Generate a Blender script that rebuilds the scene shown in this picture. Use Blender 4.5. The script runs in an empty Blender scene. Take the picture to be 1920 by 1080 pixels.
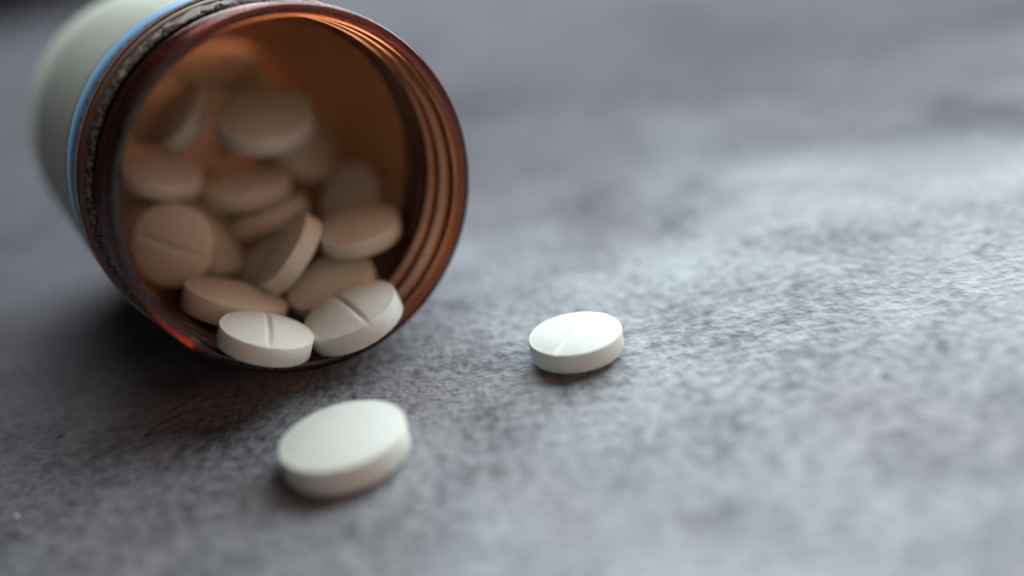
import bpy, bmesh, math, random
from mathutils import Vector, Matrix

random.seed(4)
S = 0.001                      # all measures below are in millimetres
scene = bpy.context.scene
col = scene.collection

# ------------------------------------------------------------------ camera
FW = Vector((0.0, 0.91848758, -0.39544983))
RT = Vector((0.98290801, -0.07280129, -0.16909118))
UP = Vector((0.1840974, 0.3886908, 0.9027888))
CAM = Vector((0.0, 0.0, 46.731))
cd = bpy.data.cameras.new('camera')
cam = bpy.data.objects.new('camera', cd)
col.objects.link(cam)
rot = Matrix((RT, UP, -FW)).transposed().to_4x4()
cam.matrix_world = Matrix.Translation(CAM * S) @ rot
cd.sensor_width = 36.0
cd.lens = 33.75
cd.clip_start = 0.005
cd.clip_end = 50.0
cd.dof.use_dof = True
cd.dof.focus_distance = 0.0992
cd.dof.aperture_fstop = 5.2
cd.dof.aperture_blades = 0
scene.camera = cam

# ------------------------------------------------------------------ world and lamps
w = bpy.data.worlds.new('World')
scene.world = w
w.use_nodes = True
bg = w.node_tree.nodes['Background']
bg.inputs['Color'].default_value = (0.88, 0.90, 0.95, 1)
bg.inputs['Strength'].default_value = 0.025


def area(name, loc, target, sx, sy, power, color):
    ld = bpy.data.lights.new(name, 'AREA')
    ld.shape = 'RECTANGLE'
    ld.size, ld.size_y = sx * S, sy * S
    ld.energy = power
    ld.color = color
    o = bpy.data.objects.new(name, ld)
    col.objects.link(o)
    o.location = Vector(loc) * S
    d = Vector(target) - Vector(loc)
    o.rotation_euler = d.to_track_quat('-Z', 'Y').to_euler()
    return o


area('window_light', (210, 510, 440), (0, 90, 10), 1140, 680, 13.9, (0.88, 0.97, 1.0))
area('low_window_light', (552, 331, 148), (-20, 100, 14), 480, 280, 0.3, (0.90, 0.97, 1.0))
area('warm_fill_light', (360, -330, 230), (-30, 115, 15), 420, 420, 0.80, (1.0, 0.53, 0.34))  # added warm fill, brightens the pills inside the bottle mouth

vs = scene.view_settings
vs.view_transform = 'Standard'
vs.look = 'None'
vs.exposure = 0.0
vs.gamma = 1.0
vs.use_curve_mapping = False
cy = scene.cycles
cy.use_denoising = True
cy.max_bounces = 20
cy.transmission_bounces = 16
cy.transparent_max_bounces = 16
cy.diffuse_bounces = 6
cy.glossy_bounces = 8
cy.caustics_refractive = True
cy.caustics_reflective = True
cy.blur_glossy = 0.5
cy.sample_clamp_indirect = 4.0

# ------------------------------------------------------------------ material helpers


def new_mat(name):
    m = bpy.data.materials.new(name)
    m.use_nodes = True
    nt = m.node_tree
    b = nt.nodes['Principled BSDF']
    return m, nt, b


def node(nt, typ, **kw):
    n = nt.nodes.new(typ)
    for k, v in kw.items():
        setattr(n, k, v)
    return n


def noise(nt, vec, scale, detail=4, rough=0.5, dist=0.0):
    n = node(nt, 'ShaderNodeTexNoise')
    nt.links.new(vec, n.inputs['Vector'])
    n.inputs['Scale'].default_value = scale
    n.inputs['Detail'].default_value = detail
    n.inputs['Roughness'].default_value = rough
    n.inputs['Distortion'].default_value = dist
    return n.outputs['Fac']


def ramp(nt, fac, stops):
    n = node(nt, 'ShaderNodeValToRGB')
    nt.links.new(fac, n.inputs['Fac'])
    cr = n.color_ramp
    while len(cr.elements) < len(stops):
        cr.elements.new(0.5)
    for e, (p, c) in zip(cr.elements, stops):
        e.position = p
        e.color = c if len(c) == 4 else (*c, 1)
    return n.outputs['Color']


def mix(nt, fac, a, b, blend='MIX'):
    n = node(nt, 'ShaderNodeMix', data_type='RGBA', blend_type=blend)
    for sock, v in ((n.inputs[0], fac), (n.inputs[6], a), (n.inputs[7], b)):
        if hasattr(v, 'node'):
            nt.links.new(v, sock)
        else:
            sock.default_value = v
    return n.outputs[2]


def mth(nt, op, a, b=0.0):
    n = node(nt, 'ShaderNodeMath', operation=op)
    for sock, v in ((n.inputs[0], a), (n.inputs[1], b)):
        if hasattr(v, 'node'):
            nt.links.new(v, sock)
        else:
            sock.default_value = v
    return n.outputs[0]


def bump(nt, height, dist, strength, bsdf):
    n = node(nt, 'ShaderNodeBump')
    nt.links.new(height, n.inputs['Height'])
    n.inputs['Distance'].default_value = dist
    n.inputs['Strength'].default_value = strength
    nt.links.new(n.outputs['Normal'], bsdf.inputs['Normal'])
    return n


def objcoord(nt):
    return node(nt, 'ShaderNodeTexCoord').outputs['Object']


# ------------------------------------------------------------------ materials
def mat_table():
    m, nt, b = new_mat('mottled_grey_vinyl')
    v = objcoord(nt)
    big = noise(nt, v, 26, 5, 0.55, 0.6)
    mid = noise(nt, v, 110, 5, 0.62, 0.4)
    fine = noise(nt, v, 520, 4, 0.6, 0.2)
    grain = noise(nt, v, 800, 1, 0.5, 0.1)
    k = mth(nt, 'ADD', mth(nt, 'MULTIPLY', big, 0.30), mth(nt, 'ADD', mth(nt, 'MULTIPLY', mid, 0.29), mth(nt, 'ADD', mth(nt, 'MULTIPLY', fine, 0.18), mth(nt, 'MULTIPLY', grain, 0.23))))
    c = ramp(nt, k, [(0.34, (0.08, 0.08, 0.09)), (0.43, (0.22, 0.235, 0.255)), (0.51, (0.36, 0.385, 0.41)), (0.62, (0.49, 0.52, 0.545))])
    # light falloff painted over the print: full tone at right, darker outward
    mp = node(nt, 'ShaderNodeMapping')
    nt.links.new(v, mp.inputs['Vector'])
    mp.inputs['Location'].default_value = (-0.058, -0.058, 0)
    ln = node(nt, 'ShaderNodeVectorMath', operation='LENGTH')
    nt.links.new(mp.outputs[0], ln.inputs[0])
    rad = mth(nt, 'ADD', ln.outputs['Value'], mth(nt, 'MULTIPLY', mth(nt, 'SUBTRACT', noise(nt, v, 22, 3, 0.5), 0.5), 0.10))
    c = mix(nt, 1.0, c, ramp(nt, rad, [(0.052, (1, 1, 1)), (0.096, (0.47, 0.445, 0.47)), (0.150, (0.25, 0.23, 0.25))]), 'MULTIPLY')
    tint = ramp(nt, noise(nt, v, 48, 3, 0.5, 0.5), [(0.46, (1, 1, 1)), (0.70, (0.92, 0.86, 0.86))])
    c = mix(nt, 1.0, c, tint, 'MULTIPLY')
    # sparse dark print specks
    vo = node(nt, 'ShaderNodeTexVoronoi')
    nt.links.new(v, vo.inputs['Vector'])
    vo.inputs['Scale'].default_value = 85
    sp = ramp(nt, vo.outputs['Distance'], [(0.030, (0.35, 0.35, 0.38)), (0.055, (1, 1, 1))])
    c = mix(nt, 1.0, c, sp, 'MULTIPLY')
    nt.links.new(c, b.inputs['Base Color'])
    b.inputs['Roughness'].default_value = 0.78
    b.inputs['Specular IOR Level'].default_value = 0.14
    e1 = grain
    e2 = noise(nt, v, 1900, 1, 0.5, 0.0)
    h = mth(nt, 'ADD', e1, mth(nt, 'MULTIPLY', e2, 0.25))
    bump(nt, h, 0.00055, 0.75, b)
    return m


def mat_pill(name, base):
    m, nt, b = new_mat(name)
    v = objcoord(nt)
    c = ramp(nt, noise(nt, v, 900, 4, 0.6), [(0.3, tuple(x * 0.94 for x in base)), (0.6, base)])
    vo = node(nt, 'ShaderNodeTexVoronoi')
    nt.links.new(v, vo.inputs['Vector'])
    vo.inputs['Scale'].default_value = 420
    sp = ramp(nt, vo.outputs['Distance'], [(0.02, (0.62, 0.58, 0.52)), (0.05, (1, 1, 1))])
    c = mix(nt, 1.0, c, sp, 'MULTIPLY')
    nt.links.new(c, b.inputs['Base Color'])
    b.inputs['Roughness'].default_value = 0.62
    b.inputs['Specular IOR Level'].default_value = 0.25
    b.inputs['Subsurface Weight'].default_value = 0.25
    b.inputs['Subsurface Radius'].default_value = (1.0, 0.9, 0.75)
    b.inputs['Subsurface Scale'].default_value = 0.0006
    h = mth(nt, 'ADD', noise(nt, v, 3800, 3, 0.6), mth(nt, 'MULTIPLY', noise(nt, v, 700, 2, 0.5), 0.8))
    bump(nt, h, 0.00006, 0.7, b)
    return m


def mat_amber():
    m, nt, b = new_mat('amber_plastic')
    v = objcoord(nt)
    b.inputs['Base Color'].default_value = (1, 1, 1, 1)
    b.inputs['Transmission Weight'].default_value = 1.0
    b.inputs['IOR'].default_value = 1.52
    rr = ramp(nt, noise(nt, v, 600, 4, 0.6), [(0.35, (0.13, 0.13, 0.13)), (0.7, (0.30, 0.30, 0.30))])
    nt.links.new(rr, b.inputs['Roughness'])
    h = mth(nt, 'ADD', noise(nt, v, 350, 3, 0.55), mth(nt, 'MULTIPLY', noise(nt, v, 5000, 2, 0.5), 0.06))
    bump(nt, h, 0.00004, 0.4, b)
    # the colour builds up with the thickness of plastic the light crosses
    va = node(nt, 'ShaderNodeVolumeAbsorption')
    va.inputs['Color'].default_value = (0.77, 0.385, 0.09, 1)
    va.inputs['Density'].default_value = 2350.0
    nt.links.new(va.outputs[0], nt.nodes['Material Output'].inputs['Volume'])
    return m


def mat_paper(name, base, trans):
    m, nt, b = new_mat(name)
    v = objcoord(nt)
    c = ramp(nt, noise(nt, v, 300, 4, 0.6), [(0.3, tuple(x * 0.92 for x in base)), (0.7, base)])
    nt.links.new(c, b.inputs['Base Color'])
    b.inputs['Roughness'].default_value = 0.45
    b.inputs['Specular IOR Level'].default_value = 0.35
    if trans:
        t = node(nt, 'ShaderNodeBsdfTranslucent')
        nt.links.new(c, t.inputs['Color'])
        ms = node(nt, 'ShaderNodeMixShader')
        ms.inputs[0].default_value = trans
        out = nt.nodes['Material Output']
        nt.links.new(b.outputs[0], ms.inputs[1])
        nt.links.new(t.outputs[0], ms.inputs[2])
        nt.links.new(ms.outputs[0], out.inputs['Surface'])
    return m


def mat_speckle():
    m, nt, b = new_mat('speckled_glue')
    v = objcoord(nt)
    n = noise(nt, v, 2600, 3, 0.7, 0.5)
    c = ramp(nt, n, [(0.42, (0.012, 0.010, 0.010)), (0.50, (0.09, 0.08, 0.07)), (0.60, (0.36, 0.34, 0.32))])
    nt.links.new(c, b.inputs['Base Color'])
    b.inputs['Roughness'].default_value = 0.6
    bump(nt, n, 0.0003, 0.8, b)
    return m


def mat_plain(name, base, rough=0.6):
    m, nt, b = new_mat(name)
    v = objcoord(nt)
    c = ramp(nt, noise(nt, v, 1500, 3, 0.6), [(0.3, tuple(x * 0.75 for x in base)), (0.7, base)])
    nt.links.new(c, b.inputs['Base Color'])
    b.inputs['Roughness'].default_value = rough
    return m


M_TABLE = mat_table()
M_PILL = mat_pill('white_chalky_tablet', (0.81, 0.87, 0.82))
M_AMBER = mat_amber()
M_LABEL = mat_paper('cream_label_paper', (0.80, 0.83, 0.75), 0.36)
M_BLUE = mat_paper('blue_print', (0.20, 0.42, 0.66), 0.0)
M_MAROON = mat_plain('maroon_print', (0.16, 0.02, 0.05))
M_SPECKLE = mat_speckle()
M_FLAKE = mat_plain('white_seal_flake', (0.62, 0.64, 0.64))
M_COLLAR = mat_plain('scuffed_brown_plastic', (0.21, 0.115, 0.075), 0.5)
M_SPECK = mat_plain('dark_speck', (0.03, 0.025, 0.02))


def link(name, verts, faces, mat, parent=None, smooth=True):
    me = bpy.data.meshes.new(name)
    me.from_pydata([tuple(c * S for c in v) for v in verts], [], faces)
    bm = bmesh.new()
    bm.from_mesh(me)
    bmesh.ops.recalc_face_normals(bm, faces=bm.faces)
    bm.to_mesh(me)
    bm.free()
    if smooth:
        me.polygons.foreach_set('use_smooth', [True] * len(me.polygons))
    me.materials.append(mat)
    o = bpy.data.objects.new(name, me)
    col.objects.link(o)
    if parent:
        o.parent = parent
    return o


def tag(o, label, cat, group=None):
    o['label'] = label
    o['category'] = cat
    if group:
        o['group'] = group


# ------------------------------------------------------------------ table
T0, T1 = -3500.0, 3500.0
tv = [(T0, -800, -4), (T1, -800, -4), (T1, 5000, -4), (T0, 5000, -4), (T0, -800, 0), (T1, -800, 0), (T1, 5000, 0), (T0, 5000, 0)]
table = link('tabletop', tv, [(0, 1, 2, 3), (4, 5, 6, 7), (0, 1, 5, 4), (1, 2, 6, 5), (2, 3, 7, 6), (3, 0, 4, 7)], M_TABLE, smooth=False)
table['kind'] = 'structure'
table['label'] = 'mottled grey vinyl tabletop with fine embossed grain'

# ------------------------------------------------------------------ bottle
YAW = math.radians(27.237)
BC = Vector((-18.856, 94.49, 20.1))
AX = Vector((-math.sin(YAW), math.cos(YAW), 0))
MID = 34.0
AXZ = 20.1
bottle = bpy.data.objects.new('pill_bottle', None)
col.objects.link(bottle)
base = BC + AX * MID
bottle.location = (base.x * S, base.y * S, 0)
bottle.rotation_euler = (0, 0, YAW)
bottle.empty_display_size = 0.01
tag(bottle, 'open amber plastic pill bottle lying on its side on the grey table, pills spilling out', 'bottle')


def cylp(s, r, th):
    return (r * math.cos(th), s - MID, AXZ + r * math.sin(th))


PITCH = 3.5


def helix(s, th, phase, width):
    """1 on the thread crest, 0 between the turns"""
    d = (s - phase - PITCH * th / (2 * math.pi)) % PITCH
    d = min(d, PITCH - d)
    return max(0.0, 1 - (d / width) ** 2) ** 1.5 if d < width else 0.0


def fade(s, a, b, e):
    return max(0.0, min(1.0, (s - a) / e, (b - s) / e))


outer = [(0.0, 18.15), (0.0, 18.62), (0.06, 18.80), (0.2, 18.93), (0.45, 19.0), (0.9, 19.0), (1.25, 18.95), (1.5, 18.8), (1.7, 18.5)]
s_ = 1.95
while s_ < 8.5:
    outer.append((s_, 18.30))
    s_ += 0.22
outer += [(8.6, 18.32), (8.75, 18.5), (8.85, 18.75), (9.2, 19.05), (9.6, 19.38), (9.85, 19.58), (10.2, 19.72), (10.6, 19.74), (10.9, 19.68), (11.05, 19.5), (11.2, 19.45), (11.6, 19.5), (12.2, 19.7)]
outer += [(13 + 3 * i, 19.75) for i in range(15)]
outer += [(57.5, 19.7), (59.2, 19.5), (60.5, 19.0), (61.4, 18.2), (61.9, 17.2), (62.0, 16.0), (61.6, 12.0), (61.0, 6.0)]
inner = [(60.0, 6.0), (60.4, 12.0), (60.7, 15.4), (60.4, 16.8), (59.7, 17.8), (58.5, 18.4), (57, 18.65)]
inner += [(54 - 3 * i, 18.7) for i in range(13)]
inner += [(16.5, 18.65), (15.4, 18.5), (14.6, 18.2), (14.0, 17.95), (13.4, 17.78), (12.8, 17.70), (12.0, 17.68)]
s_ = 11.5
while s_ > 0.75:
    inner.append((s_, 17.68))
    s_ -= 0.22
inner += [(0.55, 17.70), (0.35, 17.76), (0.18, 17.86), (0.06, 17.98)]
NS = 192
verts, faces = [], []
prof = [(s, r, 1) for s, r in outer] + [(s, r, -1) for s, r in inner]
for s, r, side in prof:
    for j in range(NS):
        th = 2 * math.pi * j / NS
        rr = r
        if side == 1:
            rr += 0.62 * helix(s, th, 3.7, 0.85) * fade(s, 2.0, 8.4, 0.9)
        else:
            rr += 0.30 * helix(s, th, 2.0, 0.42) * fade(s, 0.9, 8.4, 0.8)
        verts.append(cylp(s, rr, th))
n = len(prof)
NO = len(outer)
for i in range(n):
    if i == NO - 1:
        continue
    a, b = i * NS, ((i + 1) % n) * NS
    for j in range(NS):
        k = (j + 1) % NS
        faces.append((a + j, a + k, b + k, b + j))
faces.append(tuple((NO - 1) * NS + j for j in range(NS)))
faces.append(tuple(NO * NS + j for j in reversed(range(NS))))
link('bottle_wall', verts, faces, M_AMBER, bottle)['label'] = 'amber translucent plastic wall with threaded neck'


def shell(name, pts, mat, parent, ns=192, th0=0.0, th1=2 * math.pi):
    """closed ring whose cross-section is the polygon pts (s, r)"""
    full = abs(th1 - th0 - 2 * math.pi) < 1e-6
    m = ns if full else ns + 1
    v, f = [], []
    for s, r in pts:
        for j in range(m):
            v.append(cylp(s, r, th0 + (th1 - th0) * j / ns))
    n = len(pts)
    for i in range(n):
        a, b = i * m, ((i + 1) % n) * m
        for j in range(ns):
            k = (j + 1) % m
            f.append((a + j, a + k, b + k, b + j))
    if not full:
        f.append(tuple(i * m for i in range(n)))
        f.append(tuple(i * m + ns for i in range(n)))
    return link(name, v, f, mat, parent)


# speckled ring of torn glue on the sloping front of the bead, bare brown bead edge behind it
shell('glue_ring', [(8.83, 18.80), (9.2, 19.10), (9.56, 19.41), (9.62, 19.36), (9.2, 19.02), (8.87, 18.73)], M_SPECKLE, bottle)['label'] = 'rough black and white speckled glue residue ring'
shell('neck_bead', [(9.62, 19.46), (9.86, 19.64), (10.2, 19.78), (10.6, 19.80), (10.93, 19.73), (10.9, 19.66), (10.5, 19.70), (10.2, 19.68), (9.86, 19.54), (9.64, 19.38)], M_COLLAR, bottle)['label'] = 'scuffed brown bead around the bottle neck'

label_o = shell('label', [(11.2, 19.88), (11.2, 20.0), (20, 20.0), (30, 20.0), (40, 20.0), (56.5, 20.0), (56.5, 19.88), (40, 19.88), (30, 19.88), (20, 19.88)], M_LABEL, bottle)
label_o['label'] = 'cream paper label wrapped round the bottle'
shell('label_stripe', [(11.22, 20.005), (11.22, 20.03), (17.0, 20.03), (17.0, 20.005)], M_BLUE, label_o)['label'] = 'blue printed stripe along the label edge'


def patch(name, outline, mat, parent, s0, th0, r0, r1, sub=1):
    """flat print outline (du along the circumference, dv along the axis, mm) wrapped on the label"""
    v, f = [], []
    for r in (r0, r1):
        for du, dv in outline:
            v.append(cylp(s0 + dv, r, th0 + du / r))
    k = len(outline)
    f.append(tuple(range(k)))
    f.append(tuple(range(k, 2 * k)))
    for i in range(k):
        j = (i + 1) % k
        f.append((i, j, k + j, k + i))
    return link(name, v, f, mat, parent, smooth=False)


# maroon letter tops cut off by the bead
tops = [
    [(-0.5, 0), (0.5, 0), (0.16, 0.75), (0.16, 1.25), (-0.16, 1.25), (-0.16, 0.75)],
    [(-0.55, 0), (0.55, 0), (0.55, 0.35), (0.22, 0.45), (0.22, 1.15), (-0.22, 1.15), (-0.22, 0.45), (-0.55, 0.35)],
    [(-0.7, 0), (0.7, 0), (0.55, 0.7), (0.2, 1.0), (-0.2, 1.0), (-0.55, 0.7)],
    [(-0.45, 0), (0.45, 0), (0.45, 0.9), (0.1, 0.55), (-0.45, 1.1)],
]
LETTERS = [119.5, 123.0, 126.5, 130.0, 112.5, 107.5, 102.0, 135.5, 140.5, 146.0, 151.0, 98.0]
for i, deg in enumerate(LETTERS):
    patch('lettering', [(du * 0.9, dv * 1.25) for du, dv in tops[i % 4]], M_MAROON, label_o, 11.3, math.radians(deg), 20.035, 20.05)

# torn white flakes of the inner seal, stuck on the bead
for i, (deg, s, size) in enumerate([(101.5, 9.2, 1.0), (99, 9.35, 0.8), (104.5, 9.0, 0.6), (96.5, 9.15, 0.7), (93, 9.3, 0.5), (109, 9.3, 0.4), (114, 9.1, 0.3), (90, 9.1, 0.6), (129, 9.0, 0.25)]):
    k = 9
    ol = []
    for q in range(k):
        a = 2 * math.pi * q / k
        rr = size * random.uniform(0.45, 1.0)
        ol.append((rr * 1.5 * math.cos(a), rr * 0.42 * math.sin(a)))
    v, f = [], []
    for lift in (0.02, 0.16):
        for du, dv in ol:
            ss = s + dv
            rr = 18.80 + (ss - 8.83) * 0.85 + lift + random.uniform(0, 0.05)
            v.append(cylp(ss, rr, math.radians(deg) + du / 19.0))
    f.append(tuple(range(k)))
    f.append(tuple(range(k, 2 * k)))
    for q in range(k):
        j = (q + 1) % k
        f.append((q, j, k + j, k + q))
    link('seal_flake', v, f, M_FLAKE, bottle, smooth=False)


# ------------------------------------------------------------------ pills
def pill_mesh(name, D, scored, dome=0.08, depth=0.62):
    R = D / 2
    hb = 1.125 * D / 10.3
    hd = dome * D
    land = 0.22
    seg, rings = (176, 44) if scored else (112, 22)
    Rd = R - land

    def top(x, y):
        rho = math.hypot(x, y)
        z = hb + (hd * (1 - (rho / Rd) ** 2) if rho < Rd else 0.0)
        if scored:
            wdt = 0.47
            if abs(x) < wdt:
                t = 1 - abs(x) / wdt
                t = t * t * (3 - 2 * t)
                floor = hb - 0.10 + depth * hd * (1 - (rho / R) ** 2)
                z = z + (floor - z) * t
        return z
    ph = [random.uniform(0, 6.28) for _ in range(6)]
    chips = [(random.uniform(0, 6.28), random.uniform(0.012, 0.03), random.uniform(0.02, 0.055)) for _ in range(random.randint(3, 6))]

    def wob(c, s):
        a = math.atan2(s, c)
        q = 0.006 * (math.sin(17 * a + ph[0]) + math.sin(31 * a + ph[1]) + math.sin(47 * a + ph[2])) + 0.012 * math.sin(5 * a + ph[3])
        for a0, wd, dp in chips:
            d = (a - a0 + math.pi) % (2 * math.pi) - math.pi
            q -= dp * math.exp(-(d / wd) ** 2)
        return q
    radii = [Rd * (i / (rings - 1)) ** 0.9 for i in range(1, rings)]
    v, f = [(0, 0, top(0, 0))], []
    loops = []

    def loop(fn):
        st = len(v)
        for j in range(seg):
            a = 2 * math.pi * j / seg
            v.append(fn(math.cos(a), math.sin(a)))
        loops.append(st)
    for r in radii:
        loop(lambda c, s, r=r: (r * c, r * s, top(r * c, r * s)))
    e = 0.10
    loop(lambda c, s: ((R - e + wob(c, s)) * c, (R - e + wob(c, s)) * s, top((R - e) * c, (R - e) * s) + 0.4 * wob(c, s)))
    loop(lambda c, s: ((R - e * 0.35 + wob(c, s)) * c, (R - e * 0.35 + wob(c, s)) * s, min(hb - e * 0.3, top(R * c, R * s)) + 0.5 * wob(c, s)))
    loop(lambda c, s: (R * c, R * s, min(hb - e, top(R * c, R * s) - 0.05)))
    loop(lambda c, s: (R * c, R * s, 0))
    loop(lambda c, s: (R * c, R * s, -hb + e))
    loop(lambda c, s: ((R - e) * c, (R - e) * s, -hb))
    for i in range(12):
        r = Rd * (1 - i / 12) ** 0.9
        loop(lambda c, s, r=r: (r * c, r * s, -hb - hd * (1 - (r / Rd) ** 2)))
    v.append((0, 0, -hb - hd))
    last = len(v) - 1
    for j in range(seg):
        k = (j + 1) % seg
        f.append((0, loops[0] + j, loops[0] + k))
        for a, b in zip(loops, loops[1:]):
            f.append((a + j, b + j, b + k, a + k))
        f.append((last, loops[-1] + k, loops[-1] + j))
    me = bpy.data.meshes.new(name)
    me.from_pydata([tuple(c * S for c in q) for q in v], [], f)
    me.polygons.foreach_set('use_smooth', [True] * len(me.polygons))
    me.materials.append(M_PILL)
    return me


# label key, centre (mm), face normal, diameter, scored face, score direction
PILLS = [
    ('A', [-26.11, 91.31, 6.97], [0.427, 0.089, 0.9], 9.71, 1, [0.198, -0.98, 0.003]),
    ('B', [-17.73, 96.88, 5.06], [-0.18, -0.101, 0.979], 10.84, 1, [0.454, -0.891, -0.009]),
    ('C', [-31.74, 103.02, 6.8], [0.46, 0.184, 0.869], 11.75, 0, [0.534, 0.724, -0.436]),
    ('D', [-38.79, 110.85, 12.64], [-0.158, -0.944, 0.291], 9.9, 1, [0.869, -0.273, -0.413]),
    ('D2', [-37.88, 118.97, 9.62], [0.876, -0.128, 0.465], 10.44, 0, [0.332, 0.859, -0.389]),
    ('E', [-24.99, 106.87, 10.38], [-0.635, -0.189, 0.749], 10.21, 0, [0.508, -0.833, 0.22]),
    ('F', [-16.71, 110.32, 10.32], [-0.012, -0.154, 0.988], 9.85, 0, [0.925, -0.378, -0.048]),
    ('G', [-21.07, 107.21, 5.11], [-0.162, -0.22, 0.962], 10.66, 0, [0.869, -0.493, 0.034]),
    ('H', [-30.77, 121.55, 4.92], [-0.353, -0.279, 0.893], 10.2, 0, [0.761, -0.641, 0.1]),
    ('I', [-29.86, 123.48, 10.22], [-0.191, 0.126, 0.974], 10.49, 0, [0.469, -0.86, 0.203]),
    ('J', [-31.38, 122.52, 14.76], [0.066, -0.031, 0.997], 11.08, 0, [0.933, -0.352, -0.073]),
    ('K', [-18.87, 123.42, 10.54], [-0.578, -0.555, 0.598], 9.87, 0, [0.731, -0.679, 0.076]),
    ('L', [-40.65, 118.86, 19.31], [0.432, -0.064, 0.9], 10.1, 0, [0.749, 0.582, -0.318]),
    ('L2', [-44.56, 117.67, 13.87], [-0.404, -0.464, 0.789], 9.62, 0, [0.797, -0.601, 0.055]),
    ('M', [-26.62, 121.13, 23.39], [0.164, -0.366, 0.916], 12.22, 0, [0.983, -0.016, -0.182]),
    ('M2', [-24.47, 130.79, 17.17], [0.792, -0.375, 0.481], 11.37, 0, [0.554, 0.773, -0.309]),
    ('N', [-38.43, 127.52, 24.39], [-0.546, -0.396, 0.739], 10.02, 0, [0.636, -0.769, 0.058]),
    ('O', [-43.56, 136.08, 23.61], [-0.041, -0.453, 0.89], 10.66, 0, [0.947, -0.301, -0.11]),
    ('P', [-36.8, 147.89, 27.04], [0.261, -0.342, 0.903], 11.74, 0, [0.961, 0.178, -0.21]),
    ('x', [-40.53, 129.16, 6.82], [0.838, -0.168, 0.519], 10.7, 0, [-0.093, 0.893, 0.441]),
    ('x', [-39.4, 129.5, 12.14], [0.637, 0.108, 0.763], 9.62, 1, [-0.181, 0.983, 0.012]),
    ('x', [-31.58, 145.78, 14.39], [0.333, 0.692, 0.641], 10.01, 0, [0.496, -0.706, 0.505]),
    ('x', [-48.62, 125.6, 15.03], [0.265, -0.931, 0.252], 10.57, 0, [-0.143, 0.22, 0.965]),
    ('x', [-30.04, 132.91, 22.52], [0.924, 0.058, -0.379], 9.89, 1, [-0.105, 0.989, -0.105]),
    ('x', [-52.48, 134.34, 13.29], [0.886, 0.306, -0.349], 10.78, 0, [0.397, -0.889, 0.229]),
    ('x', [-44.21, 137.92, 6.88], [-0.97, 0.15, 0.192], 9.88, 0, [0.117, 0.978, -0.17]),
    ('x', [-35.6, 142.41, 19.35], [-0.601, -0.181, 0.778], 9.81, 0, [0.51, -0.837, 0.2]),
    ('x', [-45.68, 139.64, 13.84], [0.029, 0.189, 0.982], 10.48, 0, [-0.278, 0.945, -0.173]),
]
LABELS = {
    'A': 'white scored pill resting on the lower lip of the bottle mouth, tipped to one side',
    'B': 'large white pill with a deep score line, leaning on the threaded inside wall',
    'C': 'smooth unscored pill just inside the mouth, behind the scored pill on the lip',
    'D': 'round scored pill standing on edge inside the bottle, its full face towards the mouth',
    'D2': 'pill tucked behind the round scored pill that stands on edge inside the bottle',
    'E': 'narrow upright pill leaning steeply in the middle of the bottle mouth',
    'F': 'amber-lit pill on top, beside the steeply leaning pill, near the threaded wall',
    'G': 'pale pill lying under the amber-lit pill and behind the deeply scored one',
    'H': 'pill mostly hidden behind the steeply leaning pill in the bottle',
    'I': 'pill seen edge-on, between the steeply leaning pill and the flat pill above it',
    'J': 'flat pill in the middle of the pile, below the big pill with a dark speck',
    'K': 'upright dim pill behind the amber-lit pill inside the bottle',
    'L': 'dim flat pill against the bottle wall, above the round scored pill on edge',
    'L2': 'dim pill wedged between the bottle wall and the round scored pill on edge',
    'M': 'big pill with a dark speck on its face, high on the pile inside the bottle',
    'M2': 'tilted pill half hidden behind the big pill with a dark speck',
    'N': 'leaning pill showing its lit edge, next to the big pill with a dark speck',
    'O': 'orange-lit pill behind the leaning pill high on the pile',
    'P': 'topmost pill at the far end of the pile, deep inside the bottle',
    'x': 'dim pill filling a gap deep in the pile inside the bottle',
}


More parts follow.
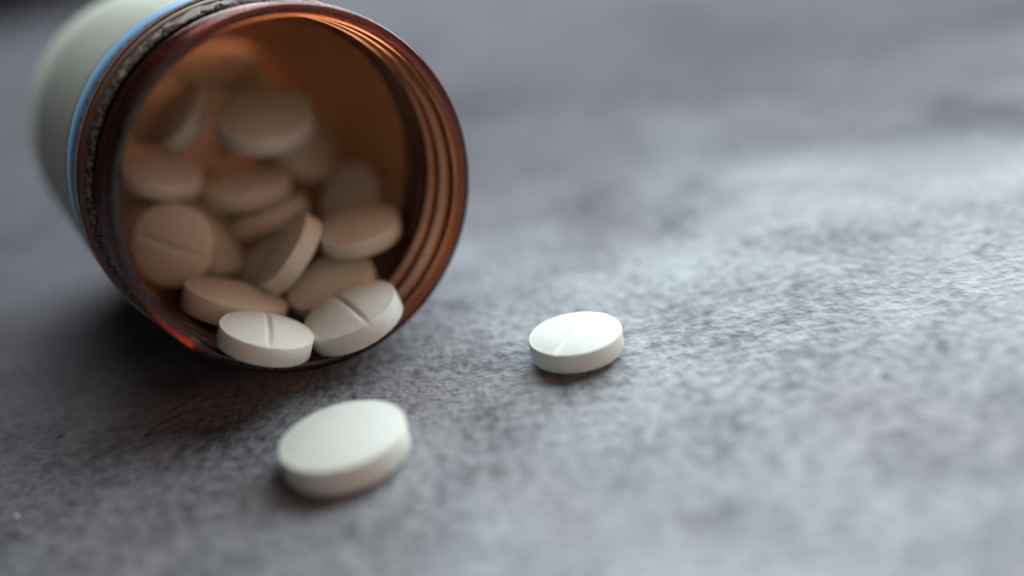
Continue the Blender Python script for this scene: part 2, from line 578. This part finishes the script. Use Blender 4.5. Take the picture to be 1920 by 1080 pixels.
def place_pill(X, nrm, D, scored, sdir, label, group, dome=0.08, depth=0.62):
    o = bpy.data.objects.new('pill', pill_mesh('pill', D, scored, dome, depth))
    col.objects.link(o)
    z = Vector(nrm).normalized()
    y = Vector(sdir)
    y = (y - z * y.dot(z)).normalized()
    x = y.cross(z)
    m = Matrix((x, y, z)).transposed().to_4x4()
    o.matrix_world = Matrix.Translation(Vector(X) * S) @ m
    tag(o, label, 'pill', group)
    return o


for key, X, nrm, D, sc, sd in PILLS:
    o = place_pill(X, nrm, D, sc, sd, LABELS[key], 'pills inside the bottle')
    if key == 'M':
        k = 9
        z0 = 1.125 * D / 10.3 + 0.08 * D - 0.03
        sv = [(-0.55 + 0.36 * math.cos(a) * q, 0.35 + 0.36 * math.sin(a) * q, z0 + dz) for q, dz in ((1, -0.06), (0.7, 0.03)) for a in [2 * math.pi * i / k for i in range(k)]]
        sf = [tuple(range(k, 2 * k))] + [(i, (i + 1) % k, k + (i + 1) % k, k + i) for i in range(k)]
        link('speck', sv, sf, M_SPECK, o)

# two pills lying on the table
hz = lambda D, dome: 1.125 * D / 10.3 + dome * D
place_pill((5.463, 87.725, hz(9.6, 0.075)), (0, 0, 1), 9.6, 1, (0.52, 0.85, 0), 'white scored pill lying flat on the table, well clear of the bottle', 'pills on the table', 0.075, 0.45)
place_pill((-17.508, 75.594, hz(11.65, 0.055)), (0, 0, 1), 11.65, 0, (0, 1, 0), 'large smooth white pill lying flat on the table in front of the bottle mouth', 'pills on the table', 0.055)

# crumbs broken off the pills, scattered on the table
for x, y, r in ((-49.0, 76.8, 0.26), (-32.3, 74.9, 0.15), (-27.8, 75.9, 0.13)):
    bm = bmesh.new()
    bmesh.ops.create_icosphere(bm, subdivisions=2, radius=r * S)
    for q in bm.verts:
        q.co *= random.uniform(0.7, 1.15)
        q.co.z *= 0.8
    me = bpy.data.meshes.new('pill_crumb')
    bm.to_mesh(me)
    bm.free()
    me.materials.append(M_PILL)
    o = bpy.data.objects.new('pill_crumb', me)
    col.objects.link(o)
    o.location = (x * S, y * S, r * 0.7 * S)
    tag(o, 'tiny white pill crumb lying loose on the grey table', 'crumb', 'pill crumbs on the table')
